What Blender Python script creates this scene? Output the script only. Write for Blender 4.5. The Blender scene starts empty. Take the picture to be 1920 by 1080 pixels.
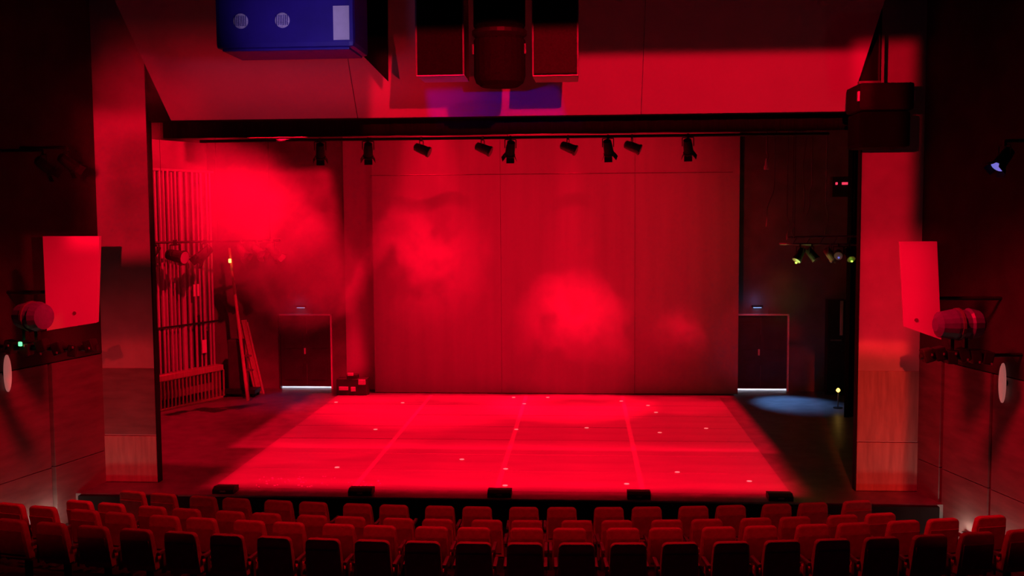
import bpy, bmesh, math, random
from mathutils import Vector, Matrix, Euler
random.seed(7)
R = math.radians
scene = bpy.context.scene
C = scene.collection

# ------------------------------------------------------------------ camera
F_PX = 1890.0
cam_data = bpy.data.cameras.new('camera')
cam_data.sensor_width = 36.0
cam_data.lens = 36.0 * F_PX / 1920.0
cam_data.clip_end = 200
cam = bpy.data.objects.new('camera', cam_data)
C.objects.link(cam)
CAM = Vector((1.54, -1.5, 5.0))
ROT = (Matrix.Rotation(R(4.05), 3, 'Z') @ Matrix.Rotation(R(90 - 4.13), 3, 'X') @ Matrix.Rotation(R(-0.39), 3, 'Z'))
cam.matrix_world = Matrix.Translation(CAM) @ ROT.to_4x4()
scene.camera = cam

def at(px, py, Y=None, Z=None, X=None):
    """the point of the place that a sight line meets on a given plane"""
    d = ROT @ Vector(((px - 960) / F_PX, -(py - 540) / F_PX, -1.0))
    if Y is not None: t = (Y - CAM.y) / d.y
    elif Z is not None: t = (Z - CAM.z) / d.z
    else: t = (X - CAM.x) / d.x
    return CAM + d * t

# ------------------------------------------------------------------ world, view
w = bpy.data.worlds.new('dark_house'); scene.world = w
w.use_nodes = True
w.node_tree.nodes['Background'].inputs[0].default_value = (0.55, 0.06, 0.42, 1)
w.node_tree.nodes['Background'].inputs[1].default_value = 0.011
scene.view_settings.view_transform = 'Standard'
scene.view_settings.look = 'None'
scene.view_settings.gamma = 1.0
scene.view_settings.use_curve_mapping = False
scene.view_settings.exposure = 0.0
scene.cycles.volume_step_rate = 1.5
scene.cycles.volume_max_steps = 96
scene.cycles.volume_bounces = 0
scene.cycles.max_bounces = 3
scene.cycles.adaptive_threshold = 0.05
scene.cycles.use_denoising = True
scene.cycles.sample_clamp_indirect = 3.0

RED = (1.0, 0.0006, 0.019)
BLUE = (0.06, 0.03, 1.0)

def spot(name, loc, target, energy, size, blend=0.2, color=RED, square=False, radius=0.05, scale=None, roll=0.0):
    d = bpy.data.lights.new(name, 'SPOT')
    d.energy = energy; d.color = color; d.spot_size = R(size); d.spot_blend = blend
    d.use_square = square; d.shadow_soft_size = radius
    o = bpy.data.objects.new(name, d); C.objects.link(o)
    o.location = loc
    q = (Vector(target) - Vector(loc)).to_track_quat('-Z', 'Y')
    o.rotation_mode = 'QUATERNION'
    o.rotation_quaternion = q
    if scale: o.scale = scale
    o['kind'] = 'helper'
    return o
def point(name, loc, energy, color, radius=0.03):
    d = bpy.data.lights.new(name, 'POINT'); d.energy = energy; d.color = color; d.shadow_soft_size = radius
    o = bpy.data.objects.new(name, d); C.objects.link(o); o.location = loc; o['kind'] = 'helper'
    return o
def area(name, loc, target, energy, sx, sy, color):
    d = bpy.data.lights.new(name, 'AREA'); d.shape = 'RECTANGLE'; d.size = sx; d.size_y = sy
    d.energy = energy; d.color = color
    o = bpy.data.objects.new(name, d); C.objects.link(o); o.location = loc
    o.rotation_mode = 'QUATERNION'
    o.rotation_quaternion = (Vector(target) - Vector(loc)).to_track_quat('-Z', 'Y')
    o['kind'] = 'helper'
    return o

def shutter(o, tx0, tx1, ty0, ty1, soft=0.02, key=0.0):
    """profile shutters: the lamp's own gate crops its beam to a rectangle (tangents of the beam angles)"""
    d = o.data; d.use_nodes = True; nt = d.node_tree
    em = nt.nodes.get('Emission')
    tc = nt.nodes.new('ShaderNodeTexCoord'); sp = nt.nodes.new('ShaderNodeSeparateXYZ')
    nt.links.new(tc.outputs['Normal'], sp.inputs[0])
    prev = None
    for ax, lo, hi in (('X', tx0, tx1), ('Y', ty0, ty1)):
        az = nt.nodes.new('ShaderNodeMath'); az.operation = 'ABSOLUTE'; nt.links.new(sp.outputs['Z'], az.inputs[0])
        dv = nt.nodes.new('ShaderNodeMath'); dv.operation = 'DIVIDE'
        nt.links.new(sp.outputs[ax], dv.inputs[0]); nt.links.new(az.outputs[0], dv.inputs[1])
        if ax == 'X' and key:      # keystone blades: edges that land parallel on a raked-on floor
            dy = nt.nodes.new('ShaderNodeMath'); dy.operation = 'DIVIDE'
            nt.links.new(sp.outputs['Y'], dy.inputs[0]); nt.links.new(az.outputs[0], dy.inputs[1])
            ky = nt.nodes.new('ShaderNodeMath'); ky.operation = 'MULTIPLY_ADD'; ky.inputs[1].default_value = -key; ky.inputs[2].default_value = 1.0
            nt.links.new(dy.outputs[0], ky.inputs[0])
            d2 = nt.nodes.new('ShaderNodeMath'); d2.operation = 'DIVIDE'
            nt.links.new(dv.outputs[0], d2.inputs[0]); nt.links.new(ky.outputs[0], d2.inputs[1]); dv = d2
        for edge, a, b_ in (('lo', lo - soft, lo + soft), ('hi', hi + soft, hi - soft)):
            mr = nt.nodes.new('ShaderNodeMapRange'); mr.interpolation_type = 'SMOOTHSTEP'
            mr.inputs['From Min'].default_value = a; mr.inputs['From Max'].default_value = b_
            nt.links.new(dv.outputs[0], mr.inputs[0])
            if prev is None: prev = mr
            else:
                mu = nt.nodes.new('ShaderNodeMath'); mu.operation = 'MULTIPLY'
                nt.links.new(prev.outputs[0], mu.inputs[0]); nt.links.new(mr.outputs[0], mu.inputs[1]); prev = mu
    nt.links.new(prev.outputs[0], em.inputs['Strength'])
    return o
def aim_shutter(name, loc, target, energy, corners, soft=0.02, color=RED, radius=0.05, blend=0.15, floor=False):
    """spot whose shutters are set to just frame the given points of the place"""
    q = (Vector(target) - Vector(loc)).to_track_quat('-Z', 'Y').to_matrix().transposed()
    ts = []
    for c in corners:
        v = q @ (Vector(c) - Vector(loc)); ts.append((v.x / -v.z, v.y / -v.z))
    key = 0.0
    if floor:
        dd = Vector(target) - Vector(loc); key = math.hypot(dd.x, dd.y) / -dd.z
    m0 = max(math.hypot(*t) for t in ts)
    ts = [(t[0] / (1 - key * t[1]), t[1]) for t in ts]
    xs = [t[0] for t in ts]; ys = [t[1] for t in ts]
    m = m0
    o = spot(name, loc, target, energy, min(170, math.degrees(2 * math.atan(m * 1.25))), blend, color, radius=radius)
    return shutter(o, min(xs), max(xs), min(ys), max(ys), soft, key)

# stage wash from the flies: shuttered beam straight down onto the dance floor
aim_shutter('wash_back', (-0.3, 23.4, 12.4), (-0.3, 23.4, 0), 18000, [(-6.15, 19.6, 0), (5.6, 26.3, 0)], 0.012, radius=0.02)
# front-of-house bar over the stalls, shuttered to the dance floor
aim_shutter('wash_front', (0.0, 9.6, 8.2), (0.0, 18.4, 0), 32000, [(-5.4, 16.47, 0), (5.4, 16.47, 0), (-5.4, 20.0, 0), (5.4, 20.0, 0)], 0.028, floor=True)
# backdrop wash from the first lighting batten
spot('cyc_centre', (0.6, 18.6, 6.45), (0.6, 26.4, 4.9), 1700, 75, 0.8)
spot('cyc_left', (-2.5, 18.6, 6.45), (-3.2, 26.4, 4.7), 700, 66, 0.8)
spot('cyc_right', (3.0, 18.6, 6.45), (3.2, 26.4, 4.7), 520, 58, 0.8)
spot('door_frame_fill', (5.2, 18.6, 6.45), (6.5, 27.1, 1.1), 700, 17, 0.6)  # added spot that brightens the right door frame
# unseen down-lights added to brighten the smoke in front of the backdrop
p = at(790, 500, Y=25.3); spot('smoke_fill_left', (p.x, 25.9, 12.4), (p.x + 0.1, 24.9, p.z), 17000, 31, 0.7)
p = at(1070, 600, Y=25.3); spot('smoke_fill_middle', (p.x, 25.9, 12.4), (p.x, 24.9, p.z), 28000, 23, 0.7)
p = at(1280, 620, Y=25.3); spot('smoke_fill_right', (p.x, 25.9, 12.4), (p.x, 24.9, p.z), 6000, 13, 0.7)
# side light through the left wing and its smoke
_L = Vector((-9.3, 21.0, 12.3)); _t = at(400, 470, Y=21.6); _e = at(655, 480, Y=21.6)
spot('wing_beam', _L, _t, 6500, 2 * math.degrees((_t - _L).angle(_e - _L)), 0.18)
aim_shutter('wing_fill', (-4.2, 18.3, 6.9), (-9.0, 25.0, 3.6), 6500, [at(262, 240, Y=23.2), at(262, 735, Y=23.2), at(600, 240, Y=26.6), at(600, 690, Y=26.6)], 0.03)  # unseen fill added to brighten the tubes and wall behind
# balcony-rail header lamp; other spots unseen, added to light one surface each
aim_shutter('rail_header', (2.8, 0.5, 7.15), at(1150, 160, Y=16), 11500, [at(700, 110, Y=15.6), at(1625, 110, Y=15.6), at(700, 228, Y=16.6), at(1625, 228, Y=16.6)], 0.006)
aim_shutter('fill_header_left', (-2.2, 1.5, 5.0), at(480, 160, Y=16), 4800, [at(230, 105, Y=15.6), at(860, 105, Y=15.6), at(230, 228, Y=16.6), at(860, 228, Y=16.6)], 0.045)
aim_shutter('fill_pier_right', (1.0, 1.5, 6.0), at(1655, 370, Y=16.7), 7500, [at(1612, 85, Y=16.7), at(1702, 85, Y=16.7), at(1612, 660, Y=16.7), at(1702, 660, Y=16.7)], 0.01)
aim_shutter('fill_pier_left', (-2.0, 1.5, 6.0), at(225, 340, Y=16.7), 8000, [at(165, 210, Y=16.7), at(290, 210, Y=16.7), at(165, 480, Y=16.7), at(290, 480, Y=16.7)], 0.014)
aim_shutter('fill_panel_right', (0.6, 1.5, 5.2), at(1690, 560, Y=16), 4600, [at(1605, 440, Y=16.5), at(1770, 440, Y=16), at(1605, 660, Y=16.5), at(1770, 660, Y=16)], 0.02)
aim_shutter('fill_pier_right_low', (4.0, 1.5, 5.2), at(1655, 790, Y=16), 6500, [at(1600, 640, Y=16.5), at(1700, 640, Y=16.5), at(1600, 930, Y=16.5), at(1700, 930, Y=16.5)], 0.006, (1.0, 0.022, 0.012))
aim_shutter('fill_panel_left', (2.6, 1.5, 5.2), at(140, 500, Y=14), 4600, [at(70, 438, Y=14.2), at(70, 640, Y=14.2), at(190, 438, Y=14.2), at(190, 640, Y=14.2)], 0.004)
aim_shutter('fill_pier_left_low', (-2.0, 1.5, 5.2), at(250, 830, Y=16.5), 2600, [at(180, 640, Y=16.7), at(290, 640, Y=16.7), at(180, 910, Y=16.7), at(290, 910, Y=16.7)], 0.01, (1.0, 0.010, 0.015))
spot('fill_haze_left', (-2.0, 1.5, 5.2), at(245, 260, Y=15.6), 3600, 13, 1.0)
# unseen red spots added to brighten the seats and side walls
spot('stalls_fill', (0.5, 15.4, 9.5), (0.5, 14.2, 0), 5200, 84, 0.8, radius=0.4)
aim_shutter('stalls_rear_fill', (0.8, 3.0, 8.6), at(960, 985, Y=13), 2600, [at(-40, 915, Y=13.5), at(1960, 915, Y=13.5), at(-40, 1004, Y=11.8), at(1960, 1004, Y=11.8)], 0.02)
spot('stalls_wall_fill_right', (2.5, 11.0, 8.4), (8.6, 14.6, 0.6), 3600, 38, 0.9, radius=0.6)
spot('stalls_wall_fill_left', (-1.5, 11.0, 8.4), (-8.0, 15.2, 0.6), 3600, 38, 0.9, radius=0.6)

# ------------------------------------------------------------------ materials
MATS = {}
def mat(name, col, rough=0.6, var=0.12, scale=6.0, bump=0.0, metal=0.0, emit=None, estr=0.0, spec=0.5, stretch=None, coat=0.0):
    if name in MATS: return MATS[name]
    m = bpy.data.materials.new(name); m.use_nodes = True
    nt = m.node_tree; b = nt.nodes['Principled BSDF']
    b.inputs['Roughness'].default_value = rough
    b.inputs['Metallic'].default_value = metal
    b.inputs['Specular IOR Level'].default_value = spec
    tc = nt.nodes.new('ShaderNodeTexCoord')
    mp = nt.nodes.new('ShaderNodeMapping')
    nt.links.new(tc.outputs['Object'], mp.inputs[0])
    if stretch: mp.inputs['Scale'].default_value = stretch
    n = nt.nodes.new('ShaderNodeTexNoise'); n.inputs['Scale'].default_value = scale; n.inputs['Detail'].default_value = 4
    nt.links.new(mp.outputs[0], n.inputs['Vector'])
    r = nt.nodes.new('ShaderNodeValToRGB')
    r.color_ramp.elements[0].position = 0.3; r.color_ramp.elements[1].position = 0.7
    r.color_ramp.elements[0].color = tuple(c * (1 - var) for c in col) + (1,)
    r.color_ramp.elements[1].color = tuple(min(1, c * (1 + var)) for c in col) + (1,)
    nt.links.new(n.outputs['Fac'], r.inputs[0]); nt.links.new(r.outputs[0], b.inputs['Base Color'])
    if bump:
        bp = nt.nodes.new('ShaderNodeBump'); bp.inputs['Strength'].default_value = bump
        nt.links.new(n.outputs['Fac'], bp.inputs['Height']); nt.links.new(bp.outputs[0], b.inputs['Normal'])
    if emit:
        b.inputs['Emission Color'].default_value = tuple(emit) + (1,); b.inputs['Emission Strength'].default_value = estr
    if coat: b.inputs['Coat Weight'].default_value = coat
    MATS[name] = m
    return m
M_black_floor = mat('black_stage_paint', (0.15, 0.15, 0.155), 0.38, 0.3, 3, 0.04)
M_sheet = mat('grey_dance_vinyl', (0.24, 0.24, 0.24), 0.42, 0.14, 1.6, 0.01, stretch=(0.35, 1.4, 1))
M_tape = mat('white_tape', (0.9, 0.9, 0.9), 0.5, 0.05)
M_tape_lit = mat('lit_tape_mark', (0.9, 0.9, 0.9), 0.5, 0.05, emit=(1.0, 0.45, 0.42), estr=0.4)  # tape dots given emission so they stand out pale
M_black_wall = mat('black_wall_paint', (0.012, 0.011, 0.012), 0.8, 0.3, 2, 0.05, spec=0.1)
M_back_wall = mat('dark_back_wall', (0.16, 0.16, 0.16), 0.75, 0.2, 2, 0.05)
M_cloth_black = mat('black_serge', (0.008, 0.008, 0.008), 0.95, 0.3, 8, 0.1, stretch=(6, 1, 0.3), spec=0.1)
M_backdrop = mat('grey_drape', (0.36, 0.36, 0.36), 0.9, 0.06, 1.2, 0.05, stretch=(3, 1, 0.2), spec=0.1)
M_plaster = mat('pale_proscenium_plaster', (0.42, 0.40, 0.40), 0.75, 0.1, 2.5, 0.03)
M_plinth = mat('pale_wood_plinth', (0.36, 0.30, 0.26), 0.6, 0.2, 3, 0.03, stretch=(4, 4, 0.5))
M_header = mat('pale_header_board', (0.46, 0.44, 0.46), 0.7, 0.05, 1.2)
M_upper_shade = mat('shaded_upper_wall', (0.030, 0.024, 0.026), 0.85, 0.3, 2, 0.05)  # darkness of the unlit upper wall put into its colour
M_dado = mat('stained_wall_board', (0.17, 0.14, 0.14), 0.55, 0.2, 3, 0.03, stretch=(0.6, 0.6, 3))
M_groove = mat('black_groove', (0.004, 0.004, 0.004), 0.9, 0.1, spec=0.1)
M_carpet = mat('dark_aisle_carpet', (0.035, 0.028, 0.03), 0.95, 0.3, 30, 0.1, spec=0.1)
M_seat = mat('red_seat_fabric', (0.32, 0.10, 0.10), 0.85, 0.15, 14, 0.08, spec=0.2)
M_seat_shell = mat('dark_seat_shell', (0.20, 0.07, 0.075), 0.7, 0.2, 9, 0.06, spec=0.2)
M_arm = mat('dark_armrest_wood', (0.10, 0.07, 0.07), 0.45, 0.2, 6)
M_speaker_white = mat('white_panel_paint', (0.62, 0.60, 0.60), 0.6, 0.03, 2)
M_metal_black = mat('black_steel', (0.02, 0.02, 0.022), 0.5, 0.2, 6, metal=0.2, spec=0.25)
M_grille_lit = mat('lit_speaker_grille', (0.035, 0.03, 0.03), 0.8, 0.15, 40, 0.1, spec=0.06)  # lighter copy of the grille, brighter light put into the colour
M_grille = mat('black_speaker_grille', (0.012, 0.011, 0.012), 0.8, 0.2, 40, 0.2, spec=0.06)
M_edge = mat('worn_edge_lit_can', (0.16, 0.14, 0.15), 0.5, 0.2, 8)  # also the paler colour of lamp cans drawn as lit
M_steel = mat('galvanised_tube', (0.45, 0.45, 0.46), 0.45, 0.1, 4, metal=0.2)
M_wood = mat('bare_timber', (0.42, 0.33, 0.25), 0.65, 0.2, 4, 0.05, stretch=(8, 8, 0.6))
M_box = mat('blue_equipment_case', (0.035, 0.012, 0.30), 0.5, 0.1, 6)
M_lilac = mat('pale_grille_disc', (0.75, 0.7, 0.85), 0.6, 0.25, 60)
M_paper = mat('pale_sticker_lit_base', (0.85, 0.82, 0.85), 0.7, 0.06, 8)
M_door = mat('dark_door_paint', (0.05, 0.05, 0.055), 0.5, 0.2, 3, 0.02)
M_frame = mat('pale_door_frame', (0.80, 0.78, 0.78), 0.5, 0.1, 6)
M_white = mat('white_corridor', (0.85, 0.85, 0.88), 0.6, 0.03, 3)
M_sconce = mat('white_glass_disc', (0.72, 0.62, 0.62), 0.4, 0.06, 6, emit=(1.0, 0.28, 0.25), estr=0.28)
M_lamp_pink = mat('pale_grey_casing', (0.15, 0.17, 0.30), 0.4, 0.15, 7)
M_cable = mat('grey_cable_jacket', (0.12, 0.11, 0.12), 0.6, 0.2, 5)
M_lens = mat('lamp_glass', (0.35, 0.35, 0.4), 0.15, 0.1, 5)
M_green = mat('green_led', (0.02, 0.1, 0.03), 0.4, 0.1, 5, emit=(0.10, 1.0, 0.25), estr=2.5)
M_greeny = mat('yellow_green_led', (0.1, 0.1, 0.03), 0.4, 0.1, 5, emit=(0.35, 1.0, 0.05), estr=4)
M_bluelens = mat('blue_lit_lens', (0.05, 0.05, 0.2), 0.3, 0.1, 5, emit=(0.25, 0.25, 1.0), estr=0.6)
M_amber = mat('amber_bulb', (0.3, 0.2, 0.05), 0.4, 0.1, 5, emit=(1.0, 0.55, 0.08), estr=5)
M_redlamp = mat('red_indicator', (0.3, 0.05, 0.06), 0.4, 0.1, 5, emit=(1.0, 0.05, 0.12), estr=1.0)
M_coolbulb = mat('cool_bulb', (0.3, 0.35, 0.4), 0.4, 0.1, 5, emit=(0.25, 0.45, 0.9), estr=1.2)
M_warmbulb = mat('warm_step_light', (0.8, 0.7, 0.6), 0.4, 0.05, 5, emit=(1.0, 0.72, 0.58), estr=3)

# ------------------------------------------------------------------ mesh helpers
def box(bm, cx, cy, cz, sx, sy, sz, rot=None, bevel=0.0):
    vs = []
    for dz in (-1, 1):
        for dx, dy in ((-1, -1), (1, -1), (1, 1), (-1, 1)):
            v = Vector((dx * sx / 2, dy * sy / 2, dz * sz / 2))
            if rot: v = rot @ v
            vs.append(bm.verts.new(v + Vector((cx, cy, cz))))
    fs = [(3, 2, 1, 0), (4, 5, 6, 7), (0, 1, 5, 4), (1, 2, 6, 5), (2, 3, 7, 6), (3, 0, 4, 7)]
    faces = [bm.faces.new([vs[i] for i in f]) for f in fs]
    if bevel:
        es = list({e for f in faces for e in f.edges})
        bmesh.ops.bevel(bm, geom=es, offset=bevel, segments=2, profile=0.6, affect='EDGES')
    return bm
def tube(bm, a, b, r, n=8, r2=None):
    a = Vector(a); b = Vector(b); r2 = r if r2 is None else r2
    ax = (b - a).normalized()
    u = ax.orthogonal().normalized(); v = ax.cross(u)
    A = [bm.verts.new(a + (u * math.cos(t) + v * math.sin(t)) * r) for t in [2 * math.pi * i / n for i in range(n)]]
    Bv = [bm.verts.new(b + (u * math.cos(t) + v * math.sin(t)) * r2) for t in [2 * math.pi * i / n for i in range(n)]]
    for i in range(n):
        j = (i + 1) % n
        bm.faces.new((A[i], A[j], Bv[j], Bv[i]))
    bm.faces.new(list(reversed(A))); bm.faces.new(Bv)
    return bm
def path(bm, pts, r, n=6):
    pts = [Vector(p) for p in pts]
    rings = []
    for i, p in enumerate(pts):
        d = (pts[min(i + 1, len(pts) - 1)] - pts[max(i - 1, 0)]).normalized()
        u = d.cross(Vector((0.31, 0.95, 0.11))).normalized(); v = d.cross(u)
        rings.append([bm.verts.new(p + (u * math.cos(2 * math.pi * k / n) + v * math.sin(2 * math.pi * k / n)) * r) for k in range(n)])
    for a, b in zip(rings, rings[1:]):
        for i in range(n):
            bm.faces.new((a[i], a[(i + 1) % n], b[(i + 1) % n], b[i]))
    bm.faces.new(list(reversed(rings[0]))); bm.faces.new(rings[-1])
    return bm
def lathe(bm, prof, n=20, mtx=None):
    rings = []
    for r, z in prof:
        ring = []
        for i in range(n):
            t = 2 * math.pi * i / n
            p = Vector((r * math.cos(t), r * math.sin(t), z))
            ring.append(bm.verts.new(mtx @ p if mtx else p))
        rings.append(ring)
    for a, b in zip(rings, rings[1:]):
        for i in range(n):
            bm.faces.new((a[i], a[(i + 1) % n], b[(i + 1) % n], b[i]))
    bm.faces.new(list(reversed(rings[0]))); bm.faces.new(rings[-1])
    return bm
def prism(bm, poly, depth_vec):
    """polygon (3-D points) extruded along depth_vec"""
    d = Vector(depth_vec)
    a = [bm.verts.new(Vector(p)) for p in poly]; b = [bm.verts.new(Vector(p) + d) for p in poly]
    n = len(poly)
    bm.faces.new(a); bm.faces.new(list(reversed(b)))
    for i in range(n):
        j = (i + 1) % n
        bm.faces.new((a[j], a[i], b[i], b[j]))
    bmesh.ops.recalc_face_normals(bm, faces=bm.faces[:])
    return bm
def NB(): return bmesh.new()
def mesh_of(name, bm, m, smooth=False):
    bmesh.ops.recalc_face_normals(bm, faces=bm.faces[:])
    me = bpy.data.meshes.new(name); bm.to_mesh(me); bm.free()
    me.materials.append(m)
    if smooth:
        for p in me.polygons: p.use_smooth = True
    return me
def link(name, me, parent=None, loc=None, rot=None):
    o = bpy.data.objects.new(name, me); C.objects.link(o)
    if parent: o.parent = parent
    if loc is not None: o.location = loc
    if rot is not None: o.rotation_euler = rot
    return o
def obj(name, bm, m, parent=None, loc=None, rot=None, smooth=False):
    return link(name, mesh_of(name, bm, m, smooth), parent, loc, rot)
def tag(o, label=None, cat=None, group=None, kind=None):
    if label: o['label'] = label
    if cat: o['category'] = cat
    if group: o['group'] = group
    if kind: o['kind'] = kind
    return o
def thing(name, label, cat, loc=(0, 0, 0), rz=0.0, group=None):
    o = bpy.data.objects.new(name, None); C.objects.link(o); o.empty_display_size = 0.2
    o.location = loc; o.rotation_euler = (0, 0, rz)
    return tag(o, label, cat, group)
def struct(name, bm, m, label, parent=None, cat=None):
    o = obj(name, bm, m, parent)
    if not parent: tag(o, label, cat or name.split('_')[0], None, 'structure')
    return o
ORD = ['first', 'second', 'third', 'fourth', 'fifth', 'sixth', 'seventh', 'eighth', 'ninth', 'tenth', 'eleventh', 'twelfth',
       'thirteenth', 'fourteenth', 'fifteenth', 'sixteenth', 'seventeenth', 'eighteenth', 'nineteenth', 'twentieth',
       'twenty-first', 'twenty-second', 'twenty-third', 'twenty-fourth', 'twenty-fifth', 'twenty-sixth', 'twenty-seventh', 'twenty-eighth']

# ------------------------------------------------------------------ setting: stage
PY = 16.75                    # proscenium plane
OX = 6.5                     # half opening
LINT = 6.74                  # underside of the header
b = NB(); box(b, 0, (15.95 + 28.2) / 2, -0.2, 24, 28.2 - 15.95, 0.4)
struct('floor_stage', b, M_black_floor, 'glossy black stage floor around the lit dance floor')
b = NB(); box(b, 0, 15.9, -0.42, 15.2, 0.1, 0.80); box(b, 0, 15.88, -0.62, 15.2, 0.16, 0.1)
sf = struct('wall_stage_front', b, M_black_wall, 'low black front wall of the stage behind the seats')
b = NB(); box(b, -0.05, 15.9, 0.005, 11.4, 0.06, 0.03)
tr = struct('trim_1', b, M_edge, 'thin metal nosing along the front edge of the stage', cat='trim')
# back wall with two door openings (doors at X 5.75..7.3, 2.18 high)
BW = 27.1
_l0, _l1, _r0, _r1 = at(520, 650, Y=BW).x, at(621, 650, Y=BW).x, at(1369, 660, Y=BW).x, at(1475, 660, Y=BW).x
DX0, DX1, DH = (_r0 - _l1) / 2, (_r1 - _l0) / 2, 2.19
b = NB()
for x0, x1, z0, z1 in ((-12, -DX1, 0, 13), (-DX0, DX0, 0, 13), (DX1, 12, 0, 13), (-DX1, -DX0, DH, 13), (DX0, DX1, DH, 13)):
    box(b, (x0 + x1) / 2, BW + 0.12, (z0 + z1) / 2, x1 - x0, 0.24, z1 - z0)
struct('wall_back', b, M_back_wall, 'dark rear stage wall holding two double doors')
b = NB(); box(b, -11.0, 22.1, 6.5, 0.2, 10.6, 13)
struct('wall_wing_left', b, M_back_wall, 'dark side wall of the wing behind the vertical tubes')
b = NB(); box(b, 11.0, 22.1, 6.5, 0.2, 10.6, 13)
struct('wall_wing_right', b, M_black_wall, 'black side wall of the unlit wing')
b = NB(); box(b, 0, 22.2, 13.1, 24, 11, 0.2)
struct('ceiling_flies', b, M_black_wall, 'black grid ceiling high over the stage')
# corridors behind the doors
for s in (-1, 1):
    b = NB(); cx = s * (DX0 + DX1) / 2
    box(b, cx, 28.0, -0.05, 2.2, 1.5, 0.102); box(b, cx, 28.7, 1.2, 2.2, 0.1, 2.5); box(b, cx, 28.0, 2.5, 2.2, 1.5, 0.1)
    box(b, cx - 1.1, 28.0, 1.2, 0.1, 1.5, 2.5); box(b, cx + 1.1, 28.0, 1.2, 0.1, 1.5, 2.5)
    struct('wall_corridor' , b, M_white, 'white lit corridor behind the %s double door' % ('left' if s < 0 else 'right'))
    area('corridor_lamp', (cx + (0.15 if s < 0 else 0), 27.9, 2.3), (cx, 27.7, 0), 60, 0.8, 0.3, (0.85, 0.85, 1.0))

# proscenium piers
def pier(s, name):
    b = NB(); zb = 0.9
    x0, x1 = (OX if s < 0 else 6.44), 7.55
    box(b, s * (x0 + x1) / 2, PY + 0.07, (zb + 9) / 2, x1 - x0, 0.14, 9 - zb)
    o = struct(name, b, M_plaster, 'tall pale proscenium pier beside the %s' % ('vertical tubes' if s < 0 else 'dark wing'), cat='wall')
    b = NB(); box(b, s * (x0 + x1) / 2, PY + 0.06, zb / 2 + 0.0, x1 - x0, 0.14, zb - 0.02, bevel=0.008)
    obj('plinth_board', b, M_plinth, o)
    b = NB(); box(b, s * (x0 + x1) / 2, PY + 0.064, 1.55, x1 - x0, 0.14, 1.26, bevel=0.006)
    obj('pier_board', b, M_plinth if s > 0 else M_dado, o)  # left darker, right warmer: the lit bands put into board colour
    b = NB(); box(b, s * (x0 - 0.012), PY + 0.085, 4.5, 0.025, 0.17, 9)
    obj('pier_return', b, M_black_wall, o)
    return o
pier(-1, 'wall_pier_left'); pier(1, 'wall_pier_right')
b = NB(); box(b, 0, PY + 0.25, (LINT + 10) / 2 + 0.05, 2 * OX + 2.4, 0.4, 10 - LINT)
struct('wall_header', b, M_black_wall, 'dark wall over the stage opening')

# sloping header boards over the opening
hx = [-5.85, -2.45, 2.55, 6.1]
hd = thing('trim_2', 'pale sloping header boards above the stage opening', 'trim', (0, 0, 0)); hd['kind'] = 'structure'
for i in range(3):
    x0, x1 = hx[i] + 0.004, hx[i + 1] - 0.004
    yo = (-0.03, 0.0, 0.0)[i]
    b = NB()
    e0 = 0.34 if i == 0 else 0.0; e1 = 0.26 if i == 2 else 0.0
    poly = [(x0, 16.35 + yo, LINT), (x1, 16.35 + yo, LINT), (x1 + e1, 15.0 + yo, 8.6), (x0 - e0, 15.0 + yo, 8.6)]
    prism(b, poly, (0, 0.12, 0.09))
    obj('header_board', b, M_header, hd)

# auditorium side walls, splayed, as boards over a dark core
SPL = 0.24
def wall_x(y): return 7.5 + (PY - y) * SPL
def side_wall(s, name):
    ang = math.atan(SPL)
    b = NB()
    y0, y1 = 6.0, PY + 0.2
    poly = [(s * (wall_x(y0) + 0.08), y0, -1.0), (s * (wall_x(y1) + 0.08), y1, -1.0), (s * (wall_x(y1) + 0.35), y1, -1.0), (s * (wall_x(y0) + 0.35), y0, -1.0)]
    prism(b, poly, (0, 0, 11))
    o = struct(name, b, M_groove, 'splayed auditorium wall beside the %s pier, boarded below and dark above' % ('left' if s < 0 else 'right'), cat='wall')
    def board(ya, yb, z0, z1, m, nm, out=0.0):
        b = NB()
        poly = [(s * (wall_x(ya) - out), ya, z0), (s * (wall_x(yb) - out), yb, z0), (s * (wall_x(yb) + 0.1), yb, z0), (s * (wall_x(ya) + 0.1), ya, z0)]
        prism(b, poly, (0, 0, z1 - z0)); obj(nm, b, m, o)
    g = 15.45 if s < 0 else 16.05
    spans = [(g + 0.05, 16.9), (g - 1.25, g - 0.05), (g - 2.65, g - 1.33), (9.5, g - 2.73), (6.0, 9.42)]
    for ya, yb in spans:
        board(ya, yb, -0.9, 0.60, M_dado, 'lower_board')
        board(ya, yb, 0.615, 2.45, M_dado, 'upper_board')
    board(6.0, 16.9, 2.47, 9.9, M_upper_shade, 'wall_board')
    return o
side_wall(-1, 'wall_left'); side_wall(1, 'wall_right')
b = NB(); box(b, 0, 10.5, 10.0, 22, 13, 0.2)
struct('ceiling', b, M_black_wall, 'black auditorium ceiling lost in the dark')

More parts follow.
